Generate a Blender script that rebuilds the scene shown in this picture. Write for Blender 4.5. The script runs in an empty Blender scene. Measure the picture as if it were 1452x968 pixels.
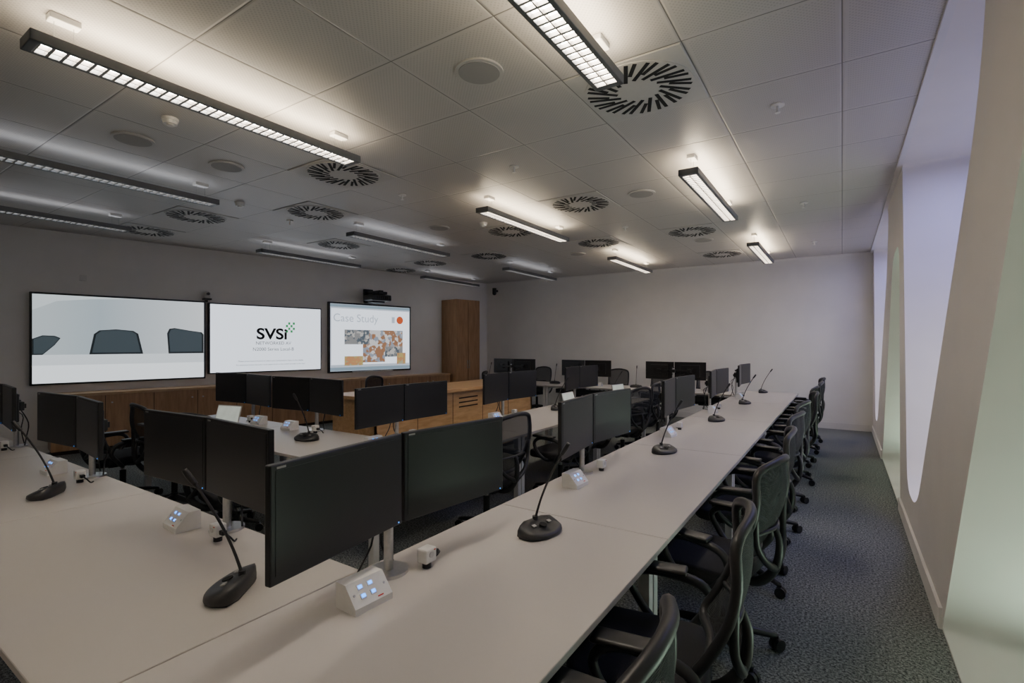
import bpy, bmesh, math, random
from mathutils import Vector, Matrix
random.seed(4)
scene=bpy.context.scene
COL=scene.collection
# ---------------------------------------------------------------- materials
def mat(name,col,rough=.5,metal=0,spec=.5,emis=None,es=0,noise=0,nscale=50,bump=0,alpha=1):
    m=bpy.data.materials.new(name); m.use_nodes=True
    nt=m.node_tree; b=nt.nodes['Principled BSDF']
    b.inputs['Base Color'].default_value=(*col,1)
    b.inputs['Roughness'].default_value=rough
    b.inputs['Metallic'].default_value=metal
    b.inputs['Specular IOR Level'].default_value=spec
    if emis: 
        b.inputs['Emission Color'].default_value=(*emis,1); b.inputs['Emission Strength'].default_value=es
    if noise or bump:
        tc=nt.nodes.new('ShaderNodeTexCoord'); n=nt.nodes.new('ShaderNodeTexNoise')
        n.inputs['Scale'].default_value=nscale; n.inputs['Detail'].default_value=3
        nt.links.new(tc.outputs['Object'],n.inputs['Vector'])
        if noise:
            r=nt.nodes.new('ShaderNodeValToRGB')
            r.color_ramp.elements[0].position=.3; r.color_ramp.elements[1].position=.7
            r.color_ramp.elements[0].color=(*[c*(1-noise) for c in col],1)
            r.color_ramp.elements[1].color=(*[min(1,c*(1+noise)) for c in col],1)
            nt.links.new(n.outputs['Fac'],r.inputs['Fac']); nt.links.new(r.outputs['Color'],b.inputs['Base Color'])
        if bump:
            bp=nt.nodes.new('ShaderNodeBump'); bp.inputs['Strength'].default_value=bump; bp.inputs['Distance'].default_value=.01
            nt.links.new(n.outputs['Fac'],bp.inputs['Height']); nt.links.new(bp.outputs['Normal'],b.inputs['Normal'])
    b.inputs['Alpha'].default_value=alpha
    return m
def wood(name,c1,c2,rough=.4,sc=(1,1,8)):
    m=mat(name,c1,rough); nt=m.node_tree; b=nt.nodes['Principled BSDF']
    tc=nt.nodes.new('ShaderNodeTexCoord'); mp=nt.nodes.new('ShaderNodeMapping'); mp.inputs['Scale'].default_value=sc
    n=nt.nodes.new('ShaderNodeTexNoise'); n.inputs['Scale'].default_value=4; n.inputs['Detail'].default_value=6; n.inputs['Distortion'].default_value=.6
    r=nt.nodes.new('ShaderNodeValToRGB'); r.color_ramp.elements[0].position=.35; r.color_ramp.elements[1].position=.68
    r.color_ramp.elements[0].color=(*c1,1); r.color_ramp.elements[1].color=(*c2,1)
    l=nt.links; l.new(tc.outputs['Object'],mp.inputs['Vector']); l.new(mp.outputs['Vector'],n.inputs['Vector'])
    l.new(n.outputs['Fac'],r.inputs['Fac']); l.new(r.outputs['Color'],b.inputs['Base Color'])
    return m
M={}
M['wall']=mat('wall_paint',(.86,.845,.82),.85,noise=.02,nscale=3)
M['rwall']=mat('lining_paint',(.83,.79,.76),.6,noise=.02,nscale=3)
M['trim']=mat('trim_paint',(.80,.78,.76),.5,noise=.02,nscale=5)
M['desk']=mat('desk_laminate',(.51,.478,.455),.38,noise=.015,nscale=400)
M['leg']=mat('leg_white_metal',(.65,.64,.63),.4,noise=.02,nscale=30)
M['black']=mat('black_plastic',(.014,.014,.015),.38,noise=.1,nscale=300)
M['screen_off']=mat('screen_glass_off',(.012,.012,.013),.36,noise=.05,nscale=5)
M['chrome']=mat('brushed_steel',(.55,.55,.55),.28,metal=1,noise=.05,nscale=80)
M['white']=mat('white_plastic',(.78,.77,.75),.4,noise=.02,nscale=60)
M['mic']=mat('mic_grey_plastic',(.028,.028,.03),.4,noise=.15,nscale=200)
M['blue']=mat('blue_button_glow',(.05,.25,.9),.4,emis=(.06,.3,1),es=3.2,noise=.01)
M['red']=mat('red_led',(.6,.05,.03),.4,noise=.01)
M['seat']=mat('seat_fabric',(.018,.018,.022),.9,noise=.3,nscale=300,bump=.2)
M['frame']=mat('chair_frame',(.020,.020,.023),.4,noise=.1,nscale=100)
M['lampbody']=mat('lamp_body_grey',(.17,.175,.18),.4,metal=.2,noise=.04,nscale=20)
M['louvre']=mat('louvre_aluminium',(.34,.32,.30),.35,metal=.3,noise=.02,nscale=20)
M['diff']=mat('diffuser_white',(.55,.54,.52),.5,noise=.02,nscale=20)
M['slot']=mat('slot_dark',(.01,.01,.01),.8,noise=.1)
M['spk']=mat('speaker_grille',(.36,.35,.34),.6,noise=.15,nscale=400)
M['bezel']=mat('display_bezel',(.012,.012,.012),.3,noise=.05)
M['wood']=wood('oak_veneer',(.34,.19,.09),(.46,.28,.145),.4,(6,6,.6))
M['woodtop']=wood('oak_top',(.46,.29,.15),(.60,.40,.23),.32,(1,8,1))
M['wood2']=wood('oak_light',(.56,.33,.16),(.70,.46,.24),.36,(6,1,6))
M['gap']=mat('shadow_gap',(.03,.018,.01),.8,noise=.1)
M['orange']=mat('sprinkler_bulb',(.6,.3,.1),.4,noise=.05)
def lampmat(name,c,s):
    return mat(name,(.8,.8,.8),.5,emis=c,es=s,noise=.005)
M['up']=lampmat('lamp_up_on',(1,.82,.58),31)
M['dn']=lampmat('lamp_down_on',(1,.90,.77),44)
M['upoff']=lampmat('lamp_up_fill',(.9,.92,1),2.2)  # weak glow added on top of unlit pendants to lift the left ceiling
M['dnoff']=lampmat('lamp_down_dim',(.9,.94,1),3.5)
# chair mesh fabric, woven see-through
def meshfab():
    m=mat('chair_mesh_weave',(.02,.022,.025),.8); nt=m.node_tree; b=nt.nodes['Principled BSDF']
    tc=nt.nodes.new('ShaderNodeTexCoord'); w=nt.nodes.new('ShaderNodeTexWave'); w.inputs['Scale'].default_value=60; w.bands_direction='Z'
    mr=nt.nodes.new('ShaderNodeMapRange'); mr.inputs[3].default_value=.65; mr.inputs[4].default_value=.97
    nt.links.new(tc.outputs['Object'],w.inputs['Vector']); nt.links.new(w.outputs['Fac'],mr.inputs[0]); nt.links.new(mr.outputs[0],b.inputs['Alpha'])
    return m
M['mesh']=meshfab()
# carpet
def carpet():
    m=mat('carpet',(.06,.063,.067),.95,spec=.1); nt=m.node_tree; b=nt.nodes['Principled BSDF']; l=nt.links
    tc=nt.nodes.new('ShaderNodeTexCoord')
    n=nt.nodes.new('ShaderNodeTexNoise'); n.inputs['Scale'].default_value=75; n.inputs['Detail'].default_value=5; n.inputs['Roughness'].default_value=.85
    r=nt.nodes.new('ShaderNodeValToRGB'); r.color_ramp.elements[0].position=.42; r.color_ramp.elements[1].position=.60
    r.color_ramp.elements[0].color=(.035,.04,.041,1); r.color_ramp.elements[1].color=(.33,.35,.345,1)
    l.new(tc.outputs['Object'],n.inputs['Vector']); l.new(n.outputs['Fac'],r.inputs['Fac']); l.new(r.outputs['Color'],b.inputs['Base Color'])
    bp=nt.nodes.new('ShaderNodeBump'); bp.inputs['Strength'].default_value=.4; bp.inputs['Distance'].default_value=.008
    l.new(n.outputs['Fac'],bp.inputs['Height']); l.new(bp.outputs['Normal'],b.inputs['Normal'])
    return m
M['carpet']=carpet()
# ceiling tiles 0.75 m module
def ceilmat():
    m=mat('metal_ceiling_tile',(.33,.32,.31),.42); nt=m.node_tree; b=nt.nodes['Principled BSDF']; l=nt.links
    tc=nt.nodes.new('ShaderNodeTexCoord'); sp=nt.nodes.new('ShaderNodeSeparateXYZ'); l.new(tc.outputs['Object'],sp.inputs[0])
    def mth(op,a,bv=None,clamp=False):
        n=nt.nodes.new('ShaderNodeMath'); n.operation=op; n.use_clamp=clamp
        for i,v in enumerate((a,bv)):
            if v is None: continue
            if isinstance(v,(int,float)): n.inputs[i].default_value=v
            else: l.new(v,n.inputs[i])
        return n.outputs[0]
    def edge(o,off):
        a=mth('ADD',o,off); a=mth('DIVIDE',a,.75); a=mth('FRACT',a); a=mth('SUBTRACT',a,.5); a=mth('ABSOLUTE',a); a=mth('SUBTRACT',.5,a)
        return mth('MULTIPLY',a,.75)   # metres to the nearest joint
    ex=edge(sp.outputs['X'],15.0); ey=edge(sp.outputs['Y'],15.0-.60)
    e=mth('MINIMUM',ex,ey)
    line=mth('LESS_THAN',e,.0035)
    # perforation field
    s=120.0
    px=mth('SINE',mth('MULTIPLY',sp.outputs['X'],s*2)); py=mth('SINE',mth('MULTIPLY',sp.outputs['Y'],s*2))
    pf=mth('MULTIPLY',px,py); pf=mth('GREATER_THAN',pf,.35)
    inside=mth('GREATER_THAN',e,.03)
    pf=mth('MULTIPLY',pf,inside); pf=mth('MULTIPLY',pf,.3)
    mx=nt.nodes.new('ShaderNodeMix'); mx.data_type='RGBA'; l.new(pf,mx.inputs[0])
    mx.inputs[6].default_value=(.57,.55,.53,1); mx.inputs[7].default_value=(.22,.22,.22,1)
    mx2=nt.nodes.new('ShaderNodeMix'); mx2.data_type='RGBA'; l.new(line,mx2.inputs[0])
    l.new(mx.outputs[2],mx2.inputs[6]); mx2.inputs[7].default_value=(.18,.175,.165,1)
    l.new(mx2.outputs[2],b.inputs['Base Color'])
    h=mth('MULTIPLY',e,80,True); bp=nt.nodes.new('ShaderNodeBump'); bp.inputs['Strength'].default_value=.5; bp.inputs['Distance'].default_value=.006
    l.new(h,bp.inputs['Height']); l.new(bp.outputs['Normal'],b.inputs['Normal'])
    return m
M['ceil']=ceilmat()
# ---------------------------------------------------------------- mesh builder
class B:
    def __init__(s): s.bm=bmesh.new(); s.mats=[]
    def mi(s,k):
        if k not in s.mats: s.mats.append(k)
        return s.mats.index(k)
    def _fin(s,geomfaces,k,smooth=False):
        i=s.mi(k)
        for f in geomfaces: f.material_index=i; f.smooth=smooth
    def box(s,c,size,k,rot=None,bev=0,seg=2,smooth=False):
        t=bmesh.new(); bmesh.ops.create_cube(t,size=1)
        bmesh.ops.scale(t,vec=Vector(size),verts=t.verts)
        if bev: bmesh.ops.bevel(t,geom=t.edges[:],offset=bev,segments=seg,profile=.5,affect='EDGES')
        mt=Matrix.Translation(Vector(c))@(rot.to_4x4() if rot is not None else Matrix.Identity(4))
        bmesh.ops.transform(t,matrix=mt,verts=t.verts); s.merge(t,k,smooth or bev>0 and seg>2)
        return s
    def cyl(s,c,r,h,k,rot=None,seg=20,r2=None,smooth=True):
        t=bmesh.new(); bmesh.ops.create_cone(t,cap_ends=True,segments=seg,radius1=r,radius2=r if r2 is None else r2,depth=h)
        mt=Matrix.Translation(Vector(c))@(rot.to_4x4() if rot is not None else Matrix.Identity(4))
        bmesh.ops.transform(t,matrix=mt,verts=t.verts); s.merge(t,k,False)
        return s
    def sph(s,c,r,k,sc=(1,1,1)):
        t=bmesh.new(); bmesh.ops.create_uvsphere(t,u_segments=14,v_segments=9,radius=r)
        bmesh.ops.transform(t,matrix=Matrix.Translation(Vector(c))@Matrix.Diagonal((*sc,1)),verts=t.verts); s.merge(t,k,True); return s
    def merge(s,t,k,smooth):
        vm={}
        for v in t.verts: vm[v]=s.bm.verts.new(v.co)
        fs=[]
        for f in t.faces:
            try: fs.append(s.bm.faces.new([vm[v] for v in f.verts]))
            except ValueError: pass
        s._fin(fs,k,smooth); t.free()
    def prism(s,pts,vec,k,smooth=False):
        a=[s.bm.verts.new(Vector(p)) for p in pts]; b=[s.bm.verts.new(Vector(p)+Vector(vec)) for p in pts]
        n=len(a); fs=[s.bm.faces.new(a[::-1]),s.bm.faces.new(b)]
        for i in range(n): fs.append(s.bm.faces.new([a[i],a[(i+1)%n],b[(i+1)%n],b[i]]))
        s._fin(fs,k,smooth); return s
    def tube(s,pts,r,k,seg=8,closed=False,sub=4,flat=1):
        P=[Vector(p) for p in pts]; n=len(P)
        R=r if isinstance(r,(list,tuple)) else [r]*n
        Q=[];RR=[]
        rng=range(n if closed else n-1)
        for i in rng:
            p0=P[(i-1)%n] if (closed or i>0) else P[0]; p1=P[i]; p2=P[(i+1)%n]; p3=P[(i+2)%n] if (closed or i+2<n) else P[-1]
            for j in range(sub):
                t=j/sub
                Q.append(.5*((2*p1)+(p2-p0)*t+(2*p0-5*p1+4*p2-p3)*t*t+(-p0+3*p1-3*p2+p3)*t**3)); RR.append(R[i]*(1-t)+R[(i+1)%n]*t)
        if not closed: Q.append(P[-1]); RR.append(R[-1])
        m=len(Q); rings=[]; up=None
        for i in range(m):
            if closed: d=Q[(i+1)%m]-Q[i-1]
            else: d=Q[min(i+1,m-1)]-Q[max(i-1,0)]
            d.normalize()
            if up is None: up=d.orthogonal().normalized()
            else:
                up=(up-d*up.dot(d)); up=up.normalized() if up.length>1e-6 else d.orthogonal().normalized()
            sd=d.cross(up)
            rings.append([s.bm.verts.new(Q[i]+(up*math.cos(a)+sd*math.sin(a))*RR[i]) for a in [2*math.pi*q/seg for q in range(seg)]])
        fs=[]
        for i in range(m if closed else m-1):
            a=rings[i];b=rings[(i+1)%m]
            off=0
            if closed and i==m-1:
                best=1e9
                for o in range(seg):
                    dd=sum((a[q].co-b[(q+o)%seg].co).length for q in range(seg))
                    if dd<best: best=dd;off=o
            for q in range(seg): fs.append(s.bm.faces.new([a[q],a[(q+1)%seg],b[(q+1+off)%seg],b[(q+off)%seg]]))
        if not closed: fs.append(s.bm.faces.new(rings[0][::-1])); fs.append(s.bm.faces.new(rings[-1]))
        s._fin(fs,k,True); return s
    def data(s,name):
        me=bpy.data.meshes.new(name); bmesh.ops.recalc_face_normals(s.bm,faces=s.bm.faces[:]); s.bm.to_mesh(me); s.bm.free()
        for k in s.mats: me.materials.append(M[k])
        return me
def obj(name,me,loc=(0,0,0),rz=0,parent=None):
    o=bpy.data.objects.new(name,me); COL.objects.link(o); o.location=loc; o.rotation_euler=(0,0,rz)
    if parent: o.parent=parent
    return o
RX=lambda a:Matrix.Rotation(a,3,'X'); RY=lambda a:Matrix.Rotation(a,3,'Y'); RZ=lambda a:Matrix.Rotation(a,3,'Z')
# ---------------------------------------------------------------- room
H=3.29; YB=11.27; XR=.47; YN=-4.0
C0=Vector((-8.27,YB,0)); W=Vector((-.1717,-.985,0)).normalized(); N=Vector((.985,-.1717,0)).normalized()
TH=math.atan2(-W.y,-W.x)   # local +x = towards the corner, local -y = into room
def wp(u,p=0,z=0): return C0+W*u+N*p+Vector((0,0,z))
UL=(YB-YN)/.985
pl=wp(UL)
flr=[(C0.x,YB),(XR+1,YB),(XR+1,YN),(pl.x,YN)]
b=B(); b.prism([(x,y,-.1) for x,y in flr],(0,0,.1),'carpet'); obj('floor',b.data('floor'))
b=B(); b.prism([(x,y,H) for x,y in flr],(0,0,.1),'ceil'); obj('ceiling',b.data('ceiling'))
b=B(); b.prism([(C0.x-.2,YB,0),(XR+1,YB,0),(XR+1,YB+.15,0),(C0.x-.2,YB+.15,0)],(0,0,H),'wall'); obj('wall_back',b.data('wall_back'))
b=B(); b.prism([(pl.x-.2,YN,0),(XR+1,YN,0),(XR+1,YN-.15,0),(pl.x-.2,YN-.15,0)],(0,0,H),'wall'); obj('wall_front',b.data('wall_front'))
a0=wp(0);a1=wp(UL);o=-N*.15
b=B(); b.prism([a0,a1,a1+o,a0+o],(0,0,H),'wall'); obj('wall_left',b.data('wall_left'))
b=B(); b.prism([wp(1.65,0),wp(UL,0),wp(UL,.015),wp(1.65,.015)],(0,0,.11),'trim'); obj('baseboard_left',b.data('bl'))
b=B(); b.box(((C0.x+.6+XR)/2,YB-.009,.06),(XR-C0.x-.7,.018,.12),'trim'); obj('baseboard_back',b.data('bb'))
# right lining wall with splayed openings
def roundpoly(pts,rads,n=7):
    out=[]
    L=len(pts)
    for i,(p,r) in enumerate(zip(pts,rads)):
        p=Vector(p); a=Vector(pts[i-1]); c=Vector(pts[(i+1)%L])
        if r<=0: out.append(p); continue
        pa=p+(a-p).normalized()*r; pc=p+(c-p).normalized()*r
        for j in range(n+1):
            t=j/n; out.append((1-t)**2*pa+2*t*(1-t)*p+t*t*pc)
    return out
tris=[];invs=[]
for k in (-1,0,1):
    o5=5.0*k
    tris.append([(1.12+o5,.012),(3.67+o5,.012),(1.95+o5,2.55),(1.22+o5,2.62)])
    y1=min(5.9+o5,YB-.12)
    invs.append([(y1,3.27),(min(5.5+o5,y1-.15),.35),(4.85+o5,.35),(2.68+o5,2.7),(2.6+o5,3.27)])
cu=bpy.data.curves.new('wall_right','CURVE'); cu.dimensions='2D'; cu.fill_mode='BOTH'
T=.85; cu.extrude=T/2
def spl(pts):
    s=cu.splines.new('POLY'); s.points.add(len(pts)-1)
    for i,p in enumerate(pts): s.points[i].co=(p[0],p[1],0,1)
    s.use_cyclic_u=True
spl([(YN,0),(YB,0),(YB,H),(YN,H)])
for t in tris:
    if t[0][0]>YN: spl(roundpoly(t,[0,0,.22,.3]))
for t in invs: spl(roundpoly(t,[.05,.25,.3,.5,.2]))
tmp=bpy.data.objects.new('tmp',cu); COL.objects.link(tmp); bpy.context.view_layer.update()
dg=bpy.context.evaluated_depsgraph_get(); me=bpy.data.meshes.new_from_object(tmp.evaluated_get(dg)); bpy.data.objects.remove(tmp)
me.name='wall_right'; me.materials.clear(); me.materials.append(M['rwall'])
wr=bpy.data.objects.new('wall_right',me); COL.objects.link(wr)
wr.matrix_world=Matrix(((0,0,1,XR+T/2),(1,0,0,0),(0,1,0,0),(0,0,0,1)))
# facade blind / glazing behind the openings
M['blind']=mat('window_frosted',(.70,.72,.75),.5,noise=.02)
b=B(); b.box((XR+T+.02,(YN+YB)/2,H/2),(.03,YB-YN,H-.02),'blind')
obj('window_1',b.data('window_1'))
segs=[(3.67,6.12),(8.67,YB)]
b=B()
for s0,s1 in segs: b.box((XR-.009,(s0+s1)/2,.06),(.018,s1-s0-.01,.12),'trim')
b.box((XR-.009,-.2,.06),(.018,2.6,.12),'trim')
obj('baseboard_right',b.data('br'))
b=B(); b.box((XR-.02,(YN+YB)/2,H-.012),(.04,YB-YN,.024),'trim'); obj('trim_1',b.data('t1'))
b=B(); b.box(((C0.x+XR)/2,YB-.02,H-.01),(XR-C0.x,.04,.02),'trim'); obj('trim_2',b.data('t2'))
# ---------------------------------------------------------------- desks
DZ=.73
def deskmesh(L,Wd=.9):
    b=B(); b.box((0,0,DZ-.0125),(L-.006,Wd,.025),'desk',bev=.002,seg=1)
    b.box((0,0,DZ-.05),(L-.1,.05,.05),'leg')
    for sx in (-1,1):
        x=sx*(L/2-.035)
        b.box((x,0,DZ-.05),(.05,Wd-.14,.05),'leg')
        for sy in (-1,1): b.box((x,sy*(Wd/2-.09),(DZ-.03)/2),(.05,.05,DZ-.03),'leg')
        for sy in (-1,1): b.cyl((x,sy*(Wd/2-.09),.006),.03,.012,'leg')
    b.box((0,.12,DZ-.13),(L-.3,.16,.09),'black')
    return b.data('desk')
d2=deskmesh(2.0); d19=deskmesh(1.88); dA=deskmesh(1.86); dB=deskmesh(1.5)
HP=math.pi/2
for i in range(1,5): obj('desk',d2,(-1.1,.25+2*i+1,0),HP)
obj('desk',d19,(-1.1,1.31,0),HP)
for i in range(3): obj('desk',dA,(-1.553-.93-1.86*i,.84,0),0)          # near transverse row
for i in range(3): obj('desk',d19,(-3.03,2.3+.94+1.88*i,0),HP)        # inner right arm
for i in range(2): obj('desk',dB,(-3.483-.75-1.5*i,2.78,0),0)         # inner near row
for i in range(3): obj('desk',d19,(-1.556-.94-1.88*i,9.75,0),math.pi) # far row
# ---------------------------------------------------------------- monitors
def monitor():
    b=B(); w,h=.56,.335
    b.box((0,.012,0),(w,.024,h),'black',bev=.004,seg=2)
    b.box((0,-.0005,.004),(w-.034,.002,h-.042),'screen_off')
    b.box((0,.036,0),(w*.62,.03,h*.66),'black',bev=.008,seg=2)
    for i in range(7): b.box((0,.0515,-.06+i*.012+.03),(w*.4,.002,.004),'slot')
    b.box((0,.056,0),(.1,.012,.1),'black')
    b.box((w/2-.02,-.0015,-h/2+.010),(.004,.001,.004),'blue')
    b.box((-w/2+.035,-.0012,h/2-.010),(.03,.001,.006),'spk')
    return b.data('computer_monitor')
MON=monitor()
def stand():
    b=B()
    b.cyl((0,.13,.006),.075,.012,'chrome',seg=28)
    b.cyl((0,.13,.22),.018,.42,'chrome')
    b.box((0,.13,.37),(.07,.05,.06),'black',bev=.006)
    b.box((0,.115,.37),(.62,.02,.035),'black')
    for sx in (-1,1):
        b.box((sx*.285,.098,.37),(.07,.030,.07),'black',bev=.005)
    b.cyl((0,.13,.435),.021,.02,'black')
    b.tube([(.0,.15,.33),(.03,.2,.2),(.02,.19,.08),(.06,.17,.012)],.005,'black',seg=6)
    b.tube([(-.2,.10,.32),(-.1,.19,.26),(-.04,.17,.14),(-.09,.2,.01)],.004,'black',seg=6)
    return b.data('monitor_stand')
STAND=stand()
def pair(x,y,rz,dz=0,yaw=.10):
    R=Matrix.Rotation(rz,3,'Z')
    def tr(l): return tuple(Vector((x,y,DZ))+R@Vector(l))
    obj('monitor_stand',STAND,tr((0,0,dz*0)),rz)
    for sx in (-1,1):
        obj('computer_monitor',MON,tr((sx*.284,.018,.37+dz)),rz-sx*yaw)
# mic
def mic():
    b=B(); n=20; out=[]
    for i in range(n+1):
        a=math.pi*i/n; out.append((-.12*math.cos(a),-.03-.08*math.sin(a)**.8))
    out=[(-.12,.0)]+out+[(.12,.0),(.07,.02),(-.07,.02)]
    bm=b.bm
    def ring(sc,z,dy=0,tilt=0): return [bm.verts.new((x*sc,(y+.03)*sc-.03+dy,z+(y+.03)*tilt)) for x,y in out]
    r=[ring(.92,.001),ring(1,.012),ring(.98,.032,0,.16),ring(.86,.047,.004,.26),ring(.6,.051,.006,.26)]
    fs=[bm.faces.new(r[0][::-1])]
    for a,c in zip(r,r[1:]):
        m=len(a)
        for i in range(m): fs.append(bm.faces.new([a[i],a[(i+1)%m],c[(i+1)%m],c[i]]))
    fs.append(bm.faces.new(r[-1])); b._fin(fs,'mic',True)
    b.cyl((0,-.05,.047),.018,.004,'slot',RX(.26)); b.box((.05,-.04,.050),(.02,.015,.004),'spk',RX(.26)); b.box((-.05,-.04,.050),(.02,.015,.004),'spk',RX(.26))
    b.cyl((0,.0,.06),.013,.03,'mic')
    b.tube([(0,.0,.06),(.002,-.03,.15),(.004,-.075,.25),(.006,-.13,.345),(.007,-.155,.385)],[.006,.005,.005,.005,.005],'mic',seg=8)
    b.tube([(.007,-.153,.382),(.008,-.175,.412),(.009,-.19,.435)],[.009,.011,.009],'mic',seg=10)
    return b.data('gooseneck_microphone')
MIC=mic()
def ctrl():
    b=B(); w=.15
    prof=[(-.06,0),(-.06,.022),(-.005,.085),(.045,.085),(.045,0)]
    b.prism([(-w/2,y,z) for y,z in prof],(w,0,0),'white')
    ang=math.atan2(.063,.055); c=Vector((0,-.0325,.0535))
    e=Vector((0,math.cos(ang),math.sin(ang))); nn=Vector((0,-math.sin(ang),math.cos(ang)))
    for i in (-1,1):
        for j in (-1,1):
            p=c+Vector((i*.020-.01,0,0))+e*(j*.015+.004)+nn*.001
            b.box(p,(.022,.017,.003),'white',RX(ang)); b.box(p+nn*.0012,(.015,.011,.003),'blue',RX(ang))
    b.box(c-e*.033+Vector((.03,0,0))+nn*.0008,(.022,.004,.001),'red',RX(ang))
    for i in (-1,1): b.cyl(c+Vector((i*.06,0,0))+nn*.001,.004,.002,'chrome',RX(ang),seg=10)
    return b.data('control_panel')
CTRL=ctrl()
def sock():
    b=B()
    b.box((0,0,.05),(.06,.05,.055),'white',bev=.006); b.cyl((0,0,.012),.018,.024,'black'); b.cyl((0,-.026,.055),.012,.004,'leg',RX(HP))
    b.box((.018,-.0255,.07),(.008,.002,.004),'red')
    b.box((.045,0,.045),(.03,.022,.02),'black',bev=.003); b.tube([(.058,0,.045),(.085,.01,.03),(.08,.03,.006),(.06,.05,.005)],.004,'black',seg=6)
    return b.data('desk_socket')
SOCK=sock()
def station(x,y,rz,mic=None,box=-.28,dz=0,extras=True,yaw=.10):
    pair(x,y,rz,dz,yaw)
    R=Matrix.Rotation(rz,3,'Z')
    def tr(l): return tuple(Vector((x,y,DZ))+R@Vector(l))
    if extras:
        obj('control_panel',CTRL,tr((box,.03,0)),rz+random.uniform(-.1,.1))
        obj('desk_socket',SOCK,tr((.11,.035,0)),rz)
    if mic: obj('gooseneck_microphone',MIC,tr((mic[0],mic[1],0)),rz+mic[2])
# right row, users sit at +X
station(-1.32,1.34,HP,(.66,-.13,-.2),-.205,0,True,.12)
for i,yy in enumerate((3.11,5.1,7.05,9.05)): station(-1.35,yy,HP,(.93,-.13,random.uniform(-.4,-.1)),-.32,0,True,.10)
# near transverse row
station(-2.42,1.10,0,(.655,-.15,-.9),-.20,0,True,.06)
station(-4.12,1.10,0,(.32,-.14,-.7),-.34)
station(-5.85,1.10,0,None,-.3)
# inner right arm
station(-3.3,3.27,HP,None,-.35,-.03,True,.05); station(-3.3,5.0,HP,(.9,-.1,0),-.3); station(-3.3,6.95,HP,(.9,-.1,0),-.3)
# inner near row
station(-5.62,3.02,0,None,.3); station(-4.42,3.0,0,(.35,-.2,.2),-.3)
# far row, users at +Y
for xx in (-2.65,-4.5,-6.3): station(xx,9.65,math.pi,(.8,-.1,.2),-.3)
# ---------------------------------------------------------------- chairs
def chair():
    b=B()
    for i in range(5):
        a=2*math.pi*i/5+.3; d=Vector((math.cos(a),math.sin(a),0))
        b.tube([d*.03+Vector((0,0,.115)),d*.16+Vector((0,0,.10)),d*.31+Vector((0,0,.075))],[.028,.022,.016],'frame',seg=8)
        e=d*.315
        b.cyl(e+Vector((0,0,.062)),.008,.03,'black')
        rot=(Matrix.Rotation(a+.5,3,'Z')@RX(HP))
        ax=rot@Vector((0,0,1))
        for s in (-1,1): b.cyl(e+ax*s*.015+Vector((0,0,.032)),.032,.020,'black',rot,seg=18)
        b.cyl(e+Vector((0,0,.034)),.012,.04,'frame',rot,seg=10)
    b.cyl((0,0,.12),.035,.07,'frame'); b.cyl((0,0,.23),.028,.2,'black'); b.cyl((0,0,.34),.017,.14,'chrome')
    b.box((0,-.02,.405),(.2,.26,.05),'frame',bev=.015)
    # seat pad
    t=bmesh.new(); bmesh.ops.create_cube(t,size=1); bmesh.ops.scale(t,vec=(.50,.47,.07),verts=t.verts)
    bmesh.ops.bevel(t,geom=[e for e in t.edges if abs(e.verts[0].co.z-e.verts[1].co.z)>.05],offset=.09,segments=5,profile=.5,affect='EDGES')
    bmesh.ops.bevel(t,geom=[e for e in t.edges if abs(e.verts[0].co.z-e.verts[1].co.z)<.001 and len(e.link_faces)==2 and abs(e.calc_face_angle(0))>1],offset=.022,segments=3,profile=.5,affect='EDGES')
    bmesh.ops.translate(t,vec=(0,.03,.462),verts=t.verts); b.merge(t,'seat',True)
    # mesh back
    def S(s,t):
        w=.245*(1-.10*t-.14*(1-t)**2)
        y=-.205-.125*t-.055*math.sin(t*math.pi)
        z=.555+.485*t
        return Vector((s*w,y+.05*s*s,z-.04*s*s*t))
    ns,ntt=10,10
    g=[[b.bm.verts.new(S(-1+2*i/ns,j/ntt)) for i in range(ns+1)] for j in range(ntt+1)]
    fs=[]
    for j in range(ntt):
        for i in range(ns): fs.append(b.bm.faces.new([g[j][i],g[j][i+1],g[j+1][i+1],g[j+1][i]]))
    b._fin(fs,'mesh',True)
    rim=[S(s,1) for s in (-.85,-.4,0,.4,.85)]+[S(1,t) for t in (.93,.7,.45,.2,.06)]+[S(s,0) for s in (.8,.3,-.3,-.8)]+[S(-1,t) for t in (.06,.2,.45,.7,.93)]
    b.tube(rim,.018,'frame',closed=True,sub=3)
    b.tube([S(-.97,.30),S(0,.30)-Vector((0,.015,0)),S(.97,.30)],.010,'frame',sub=4)
    # spine + side yokes
    b.tube([(0,-.10,.40),(0,-.22,.41),(0,-.30,.50),(0,-.32,.62),S(0,.30)-Vector((0,.012,0))],[.028,.026,.022,.018,.014],'frame')
    for s in (-1,1):
        b.tube([(0,-.30,.50),(s*.12,-.30,.56),(s*.20,-.28,.66),S(s*.97,.55)],[.020,.017,.015,.014],'frame')
        b.tube([(s*.10,-.05,.405),(s*.24,-.08,.41),(s*.305,-.13,.46),(s*.31,-.19,.55),(s*.30,-.15,.625),(s*.295,-.03,.65),(s*.295,.08,.645),(s*.30,.135,.59),(s*.305,.09,.50),(s*.27,.02,.43),(s*.14,.0,.405)],[.019,.019,.019,.019,.020,.020,.019,.017,.017,.017,.017],'frame')
        b.box((s*.295,.02,.670),(.08,.24,.022),'black',bev=.010,seg=3)
    return b.data('office_chair')
CH=chair()
def ch(x,y,rz): obj('office_chair',CH,(x,y,0),rz)
ys=[.95,1.80,2.82,3.75,4.75,5.7,6.75,7.75,8.7,9.7]
for i,yy in enumerate(ys): ch(-.60+random.uniform(-.04,.04),yy,HP+random.uniform(-.22,.22))
for yy in (3.40,4.7,5.5,6.4,7.3,8.2): ch(-2.5+random.uniform(-.08,.08),yy,HP+random.uniform(-.3,.3))
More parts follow.
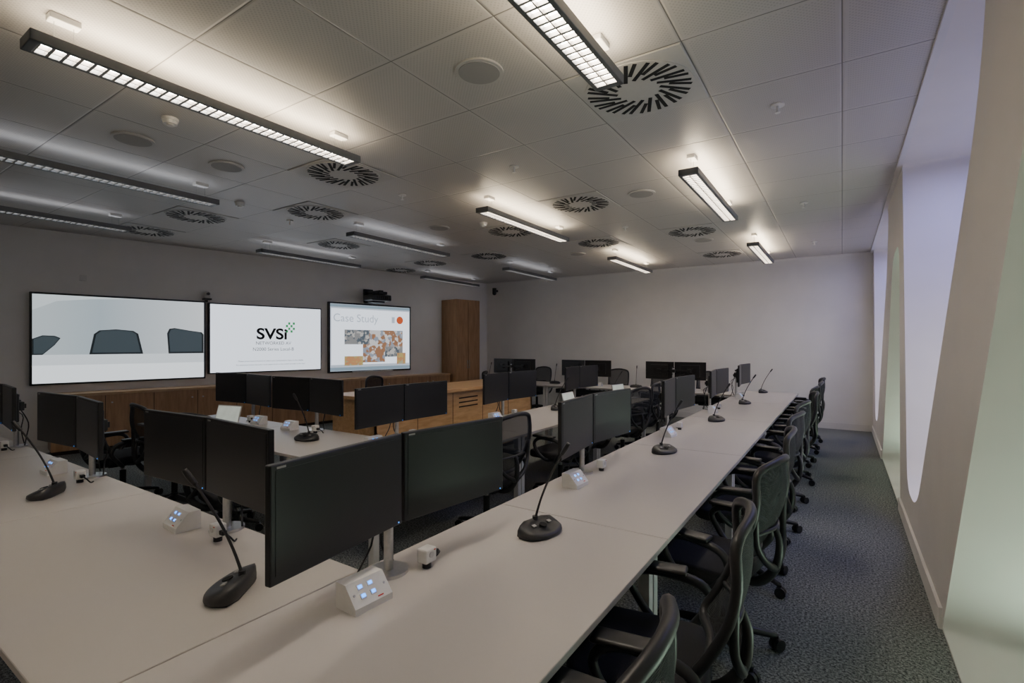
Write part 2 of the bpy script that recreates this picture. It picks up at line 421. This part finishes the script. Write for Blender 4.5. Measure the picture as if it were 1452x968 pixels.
for xx,yy in ((-6.1,2.05),(-5.45,2.25),(-4.45,2.2),(-3.85,2.0)): ch(xx,yy+.02,random.uniform(-.3,.3))
for xx in (-2.3,-3.3,-4.2,-5.2,-6.2): ch(xx,10.5,math.pi+random.uniform(-.3,.3))
ch(-6.35,8.1,2.4); ch(-6.5,6.0,-HP+.2)
for xx in (-2.3,-3.4,-4.4,-5.5): ch(xx,.12,random.uniform(-.2,.2))
# ---------------------------------------------------------------- laptops
def laptop():
    b=B(); b.box((0,0,.009),(.33,.23,.016),'leg',bev=.003); b.box((0,.02,.0178),(.28,.10,.001),'black')
    b.box((0,.145,.115),(.33,.008,.21),'leg',RX(-.28)); b.box((0,.140,.115),(.31,.002,.19),'lapscr',RX(-.28)); return b.data('laptop')
M['lapscr']=mat('laptop_screen',(.3,.32,.3),.3,emis=(.75,.8,.7),es=.5,noise=.2,nscale=14)
LAP=laptop(); obj('laptop',LAP,(-5.45,2.66,DZ),.25); obj('laptop',LAP,(-2.95,6.1,DZ),HP); obj('laptop',LAP,(-2.9,7.75,DZ),HP-.2); obj('laptop',LAP,(-2.05,9.9,DZ),math.pi)
# ---------------------------------------------------------------- wooden presenter desk
b=B()
cx,cy=-4.75,5.55; LX,LY=.85,3.5; ht=1.0
b.box((cx,cy,ht-.02),(LX,LY,.04),'wood2')
b.box((cx+LX/2-.08,cy,(ht-.04)/2+.03),(.04,LY-.08,ht-.10),'wood2')
b.box((cx,cy-LY/2+.06,(ht-.04)/2+.03),(LX-.12,.04,ht-.10),'wood2'); b.box((cx,cy+LY/2-.06,(ht-.04)/2+.03),(LX-.12,.04,ht-.10),'wood2')
b.box((cx,cy,.04),(LX-.2,LY-.2,.08),'gap')
b.box((cx-.1,cy,.72),(LX-.3,LY-.14,.03),'wood2')
for j in range(3):
    for i in range(5): b.box((cx+LX/2-.059,cy-1.35+i*.67,.86-j*.06),(.004,.42,.018),'gap')
for i in range(4): b.box((cx+LX/2-.059,cy-1.02+i*.67,ht/2),(.004,.006,ht-.12),'gap')
obj('wooden_counter',b.data('wooden_counter'))
# ---------------------------------------------------------------- left wall furniture
b=B(); L=7.3
b.box((0,-.22,.45),(L,.43,.78),'wood'); b.box((0,-.22,.86),(L+.02,.45,.035),'woodtop'); b.box((0,-.2,.03),(L-.04,.36,.06),'gap')
for i in range(1,12): b.box((-L/2+i*L/12,-.436,.45),(.007,.004,.76),'gap')
for i in range(12): b.cyl((-L/2+i*L/12+(.53 if i%2==0 else .08),-.44,.72),.012,.02,'chrome',RX(HP),seg=10)
p=wp(1.7+L/2,.012); obj('credenza',b.data('credenza'),p,TH)
b=B(); w=.78;hh=2.72
b.box((0,-.3,hh/2),(w,.58,hh),'wood'); b.box((0,-.592,hh/2),(.006,.004,hh-.1),'gap')
for s in (-1,1): b.box((s*.03,-.6,1.1),(.012,.02,.2),'chrome')
b.box((0,-.3,.03),(w-.02,.56,.06),'gap')
obj('tall_cupboard',b.data('tall_cupboard'),wp(1.23,.012),TH)
EK=1.35
def emi(name,c,s,**k): 
    M[name]=mat(name,tuple(x*.1 for x in c),.35,emis=c,es=s*EK,noise=.005,**k); return name
def bggrad():
    m=mat('display_picture_wall',(.05,.05,.05),.35); nt=m.node_tree; bb=nt.nodes['Principled BSDF']
    tc=nt.nodes.new('ShaderNodeTexCoord'); sp=nt.nodes.new('ShaderNodeSeparateXYZ'); nt.links.new(tc.outputs['Generated'],sp.inputs[0])
    r=nt.nodes.new('ShaderNodeValToRGB'); r.color_ramp.elements[0].color=(.50,.57,.60,1); r.color_ramp.elements[1].color=(.70,.74,.77,1)
    e=r.color_ramp.elements.new(.35); e.color=(.40,.48,.53,1)
    nt.links.new(sp.outputs['X'],r.inputs['Fac']); nt.links.new(r.outputs['Color'],bb.inputs['Emission Color']); bb.inputs['Emission Strength'].default_value=1.05
    M['s_bg']=m
bggrad()
emi('s_bg2',(.62,.69,.72),.8); emi('s_table',(.66,.72,.76),.85); emi('s_table2',(.80,.86,.90),.95); emi('s_chair',(.018,.025,.03),.5); emi('s_chairm',(.062,.085,.10),.6)
emi('s_white',(.78,.84,.93),1.15); emi('s_grey',(.50,.57,.66),.8); emi('s_green',(.04,.38,.12),.6); emi('s_bar',(.30,.42,.52),.6); emi('s_org',(.75,.13,.04),.6)
M['s_txt']=mat('s_txt',(.02,.02,.025),.6,noise=.01); M['s_txt2']=mat('s_txt2',(.12,.13,.15),.6,noise=.01)
def photo(name,c1,c2,c3,sc):
    m=mat(name,c1,.5); nt=m.node_tree; bb=nt.nodes['Principled BSDF']
    tc=nt.nodes.new('ShaderNodeTexCoord'); v=nt.nodes.new('ShaderNodeTexVoronoi'); v.inputs['Scale'].default_value=sc
    v.distance='MANHATTAN'
    r=nt.nodes.new('ShaderNodeValToRGB'); r.color_ramp.interpolation='CONSTANT'
    r.color_ramp.elements[0].color=(*c1,1); r.color_ramp.elements[1].color=(*c2,1); r.color_ramp.elements[1].position=.4
    e=r.color_ramp.elements.new(.7); e.color=(*c3,1)
    nt.links.new(tc.outputs['Object'],v.inputs['Vector']); nt.links.new(v.outputs['Color'],r.inputs['Fac'])
    nt.links.new(r.outputs['Color'],bb.inputs['Emission Color']); bb.inputs['Emission Strength'].default_value=.85; M[name]=m
photo('s_ph1',(.35,.18,.10),(.75,.76,.78),(.30,.38,.48),12); photo('s_ph2',(.10,.13,.16),(.30,.30,.30),(.6,.58,.55),18); photo('s_ph3',(.5,.4,.15),(.55,.25,.12),(.4,.42,.3),16)
def text(s,x,z,size,k,par,y,bold=0,sx=1):
    c=bpy.data.curves.new('caption','FONT'); c.body=s; c.size=size; c.align_x='CENTER'; c.align_y='CENTER'; c.offset=bold; c.materials.append(M[k])
    o=bpy.data.objects.new('caption',c); COL.objects.link(o); o.parent=par; o.location=(x,y,z); o.rotation_euler=(HP,0,0); o.scale=(sx,1,1); return o
def display(name,u0,u1,z0,z1,th=.09,bz=.022,bezel='bezel'):
    uc=(u0+u1)/2; e=bpy.data.objects.new(name,None); COL.objects.link(e); e.location=wp(uc,.004,(z0+z1)/2); e.rotation_euler=(0,0,TH)
    w=u1-u0;h=z1-z0
    b=B(); b.box((0,-th/2,0),(w,th,h),bezel,bev=.006); obj('casing',b.data('casing'),parent=e)
    return e,w-2*bz,h-2*bz,-th
# screen 1
e,w,h,y=display('wall_display',6.96,9.2,1.0,2.36,bz=.028)
b=B(); b.box((0,y,0),(w,.004,h),'s_bg'); b.box((0,y-.001,-h*.34),(w,.004,h*.32),'s_table'); b.box((.0,y-.0015,-h*.40),(w,.004,h*.20),'s_table2')
def flat(pts,k,dy): b.prism([(px*w-w/2,y-dy,pz*h-h/2) for px,pz in pts],(0,-.001,0),k)
flat([(0,1),(0,.82),(.12,.93),(.3,.97),(.6,1)],'s_bg2',.0025)
for pts in ([(.29,.32),(.315,.56),(.345,.605),(.44,.62),(.54,.605),(.57,.57),(.60,.32)],[(.76,.32),(.75,.58),(.765,.64),(.80,.65),(.90,.62),(.985,.60),(.998,.57),(.998,.32)],[(.0,.32),(.0,.50),(.05,.54),(.11,.535),(.14,.51),(.11,.43),(.05,.32)]):
    flat(pts,'s_chair',.003)
    cx_=sum(p[0] for p in pts)/len(pts); cz_=sum(p[1] for p in pts)/len(pts)
    flat([(cx_+(p[0]-cx_)*.90,cz_+(p[1]-cz_)*.90) for p in pts],'s_chairm',.0045)
obj('picture',b.data('picture'),parent=e)
# screen 2
e,w,h,y=display('wall_display',4.84,6.91,1.07,2.34)
b=B(); b.box((0,y,0),(w,.004,h),'s_white')
for i in range(4):
    for j in range(4):
        if (i+j)%2==0: b.box((.33+i*.045,y-.003,.15+j*.052),(.040,.002,.046),'s_green')
obj('picture',b.data('picture2'),parent=e)
text('SVSi',.05,.085,.29,'s_txt',e,y-.005,.008,1.15); text('NETWORKED AV',.08,-.085,.085,'s_txt2',e,y-.005,.0,1.0); text('N2000 Series Local-B',.08,-.20,.088,'s_txt2',e,y-.005,0)
text('Please press source button to select your presentation input to this display',0.05,-.42,.040,'s_txt2',e,y-.005,.0); text('For assistance contact the audio visual support team on the number provided in the room',0.05,-.49,.035,'s_txt2',e,y-.005,.0)
# screen 3: projection whiteboard
e,w,h,y=display('interactive_whiteboard',2.6,4.67,.99,2.5,.07,.035)
b=B(); b.box((0,y,0),(w,.004,h),'s_grey'); b.box((0,y-.001,.02),(w*.98,.004,h*.84),'s_white'); b.box((0,y-.002,-h*.47),(w,.004,h*.05),'s_bar'); b.box((0,y-.002,h*.475),(w,.004,h*.04),'s_bar')
def rect(x0,x1,z0,z1,k,dy=.003): b.box(((x0+x1)/2*w-w/2,y-dy,(z0+z1)/2*h-h/2),((x1-x0)*w,.003,(z1-z0)*h),k)
rect(.16,.46,.40,.62,'s_ph2'); rect(.46,.90,.36,.62,'s_ph1'); rect(.38,.66,.12,.40,'s_ph1',.004); rect(.66,.90,.20,.38,'s_ph2'); rect(.16,.38,.08,.22,'s_ph3',.005); rect(.82,.94,.08,.26,'s_ph3',.005)
b.cyl((w*.36,y-.004,h*.29),.09,.002,'s_org',RX(HP)); b.box((w*.27,y-.004,h*.29),(.08,.002,.14),'s_grey')
b.box((0,y-.02,-h/2-.03),(w*.5,.06,.03),'leg')
obj('picture',b.data('picture3'),parent=e)
text('Case Study',-w*.20,h*.29,.24,'s_grey',e,y-.006)
# projector on arm
b=B(); b.box((0,-.03,.12),(.22,.05,.30),'black',bev=.005); b.box((0,-.3,.18),(.09,.55,.06),'black')
b.box((0,-.42,.05),(.48,.36,.13),'black',bev=.025,seg=3); b.box((0,-.36,-.03),(.3,.22,.05),'black',bev=.01); b.box((0,-.42,.16),(.34,.24,.06),'black',bev=.01)
for i in range(6): b.box((-.12+.05*i,-.602,.05),(.02,.004,.06),'slot')
b.box((.05,-.25,-.052),(.14,.1,.012),'screen_off')
obj('projector',b.data('projector'),wp(3.72,.004,2.56),TH)
b=B(); b.box((0,-.06,0),(.12,.12,.03),'black'); b.box((0,-.06,.04),(.09,.09,.05),'leg',bev=.01); b.sph((0,-.07,.09),.052,'leg'); b.cyl((0,-.13,.09),.025,.03,'black',RX(HP))
b.box((0,-.02,-.02),(.04,.04,.06),'black')
obj('conference_camera',b.data('conference_camera'),wp(6.93,.004,2.40),TH)
b=B(); b.box((0,-.04,0),(.06,.08,.06),'black'); b.cyl((0,-.13,0),.055,.14,'black'); b.sph((0,-.13,-.07),.055,'black')
obj('security_camera',b.data('security_camera'),(C0.x+.35,YB-.002,3.06),0)
b=B(); b.box((0,-.006,0),(.085,.012,.085),'white',bev=.003); b.box((0,-.013,0),(.03,.004,.05),'white'); obj('light_switch',b.data('light_switch'),wp(8.6,.002,2.62),TH)
# ---------------------------------------------------------------- pendants
def pendant(on):
    b=B(); L=2.0;w=.17;hgt=.055; z=-.15-hgt/2
    up='up' if on else 'upoff'; dn='dn' if on else 'dnoff'
    for s in (-1,1): b.box((0,s*(w/2-.013),z),(L,.026,hgt),'lampbody',bev=.004)
    for s in (-1,1): b.box((s*(L/2-.02),0,z),(.04,w,hgt),'lampbody',bev=.004)
    b.box((0,0,z+.018),(L-.07,w-.05,.006),'lampbody')
    b.box((0,0,z+.024),(L-.10,w-.08,.005),up)
    b.box((0,0,z+.006),(L-.07,w-.05,.004),dn)
    n=34
    for i in range(n+1): b.box((-L/2+.04+(L-.08)*i/n,0,z-.015),(.014,w-.052,.022),'louvre')
    b.box((0,0,z-.015),(L-.08,.007,.022),'louvre')
    for s in (-1,1):
        x=s*(L/2-.15)
        b.box((x,0,-.017),(.13,.07,.034),'white',bev=.006)
        for q in (-1,1): b.cyl((x+q*.04,0,-.09),.0018,.13,'chrome',seg=6)
        b.box((x,0,z+.03),(.10,.03,.012),'lampbody')
    return b.data('pendant_light')
PON=pendant(True);POF=pendant(False)
for yc in (-2.0,1.74,5.5,9.3):  # first row hangs unseen behind the camera, added as fill light
    for xx in (-1.125,-3.375,-5.625,-7.875):
        on= xx>-4 
        obj('pendant_light',PON if on else POF,(xx,yc,H),HP)
# ---------------------------------------------------------------- diffusers etc
def diffuser():
    b=B(); b.box((0,0,-.004),(.735,.735,.008),'diff',bev=.002,seg=1)
    b.cyl((0,0,-.011),.35,.006,'diff',seg=48)
    n=32
    for i in range(n):
        a=2*math.pi*i/n
        if i%2==0: c0,ln=.232,.21
        else: c0,ln=.265,.145
        c=Vector((math.cos(a)*c0,math.sin(a)*c0,-.0145)); b.box(c,(ln,.025,.003),'slot',RZ(a+.36))
    return b.data('air_diffuser')
DI=diffuser()
for x,y in ((-1.125,3.225),(-4.125,3.225),(-5.625,3.975),(-7.125,3.225),(-8.625,3.225),(-2.625,5.475),(-4.125,6.225),(-1.875,7.725),(-1.875,9.975),(-3.375,7.725),(-5.625,7.725),(-7.125,5.475),(-7.125,7.725),(-8.36,8.1)):
    obj('air_diffuser',DI,(x,y,H),0)
b=B(); b.cyl((0,0,-.006),.15,.012,'diff',seg=40); b.cyl((0,0,-.013),.128,.004,'spk',seg=40); SP=b.data('ceiling_speaker')
for x,y in ((-1.875,2.475),(-4.875,2.475),(-4.875,1.725),(-1.875,5.475),(-4.875,5.475),(-1.875,8.475),(-4.125,8.475)): obj('ceiling_speaker',SP,(x,y,H))
b=B(); b.cyl((0,0,-.01),.055,.02,'white',seg=24); b.cyl((0,0,-.032),.045,.024,'white',seg=24,r2=.05); b.cyl((0,0,-.05),.025,.012,'white',seg=16); SM=b.data('smoke_detector')
for x,y in ((-4.2,1.72),(-4.17,5.6),(-6.0,3.2)): obj('smoke_detector',SM,(x,y,H))
b=B(); b.cyl((0,0,-.005),.045,.01,'white',seg=20); b.cyl((0,0,-.03),.009,.05,'white',seg=8); b.cyl((0,0,-.057),.018,.004,'white',seg=14); b.cyl((0,0,-.045),.004,.02,'orange',seg=6); SPR=b.data('fire_sprinkler')
for x,y in ((-.38,3.98),(-.38,6.9),(-4.15,4.04),(-.38,9.6),(-2.6,3.98),(-2.6,6.9),(-6.3,4.04)): obj('fire_sprinkler',SPR,(x,y,H))
# ---------------------------------------------------------------- lights in recesses
def area(name,loc,rot,sx,sy,e,c):
    l=bpy.data.lights.new(name,'AREA'); l.shape='RECTANGLE'; l.size=sx; l.size_y=sy; l.energy=e; l.color=c
    o=bpy.data.objects.new(name,l); COL.objects.link(o); o.location=loc; o.rotation_euler=rot; return o
for k in (0,1):
    o5=5*k
    area('recess_light_blue',(XR+.45,4.6+o5,3.2),(0,0,0),.4,1.6,18,(.40,.42,1))
    area('recess_light_green',(XR+.5,2.6+o5,.08),(math.pi,0,0),.3,1.2,14,(.72,1,.76))
    area('recess_light_white',(XR+T-.06,4.9+o5,1.3),(0,HP,0),1.2,.5,8,(.95,.95,1))
wld=bpy.data.worlds.new('World'); scene.world=wld; wld.use_nodes=True; wld.node_tree.nodes['Background'].inputs[0].default_value=(.5,.55,.65,1); wld.node_tree.nodes['Background'].inputs[1].default_value=.05
# ---------------------------------------------------------------- camera
cam=bpy.data.cameras.new('camera'); co=bpy.data.objects.new('camera',cam); COL.objects.link(co)
co.location=(0,0,1.6); co.rotation_euler=(HP,0,math.radians(33.4)); cam.sensor_width=36; cam.lens=17.6; cam.shift_y=.00275; cam.clip_start=.02
scene.camera=co
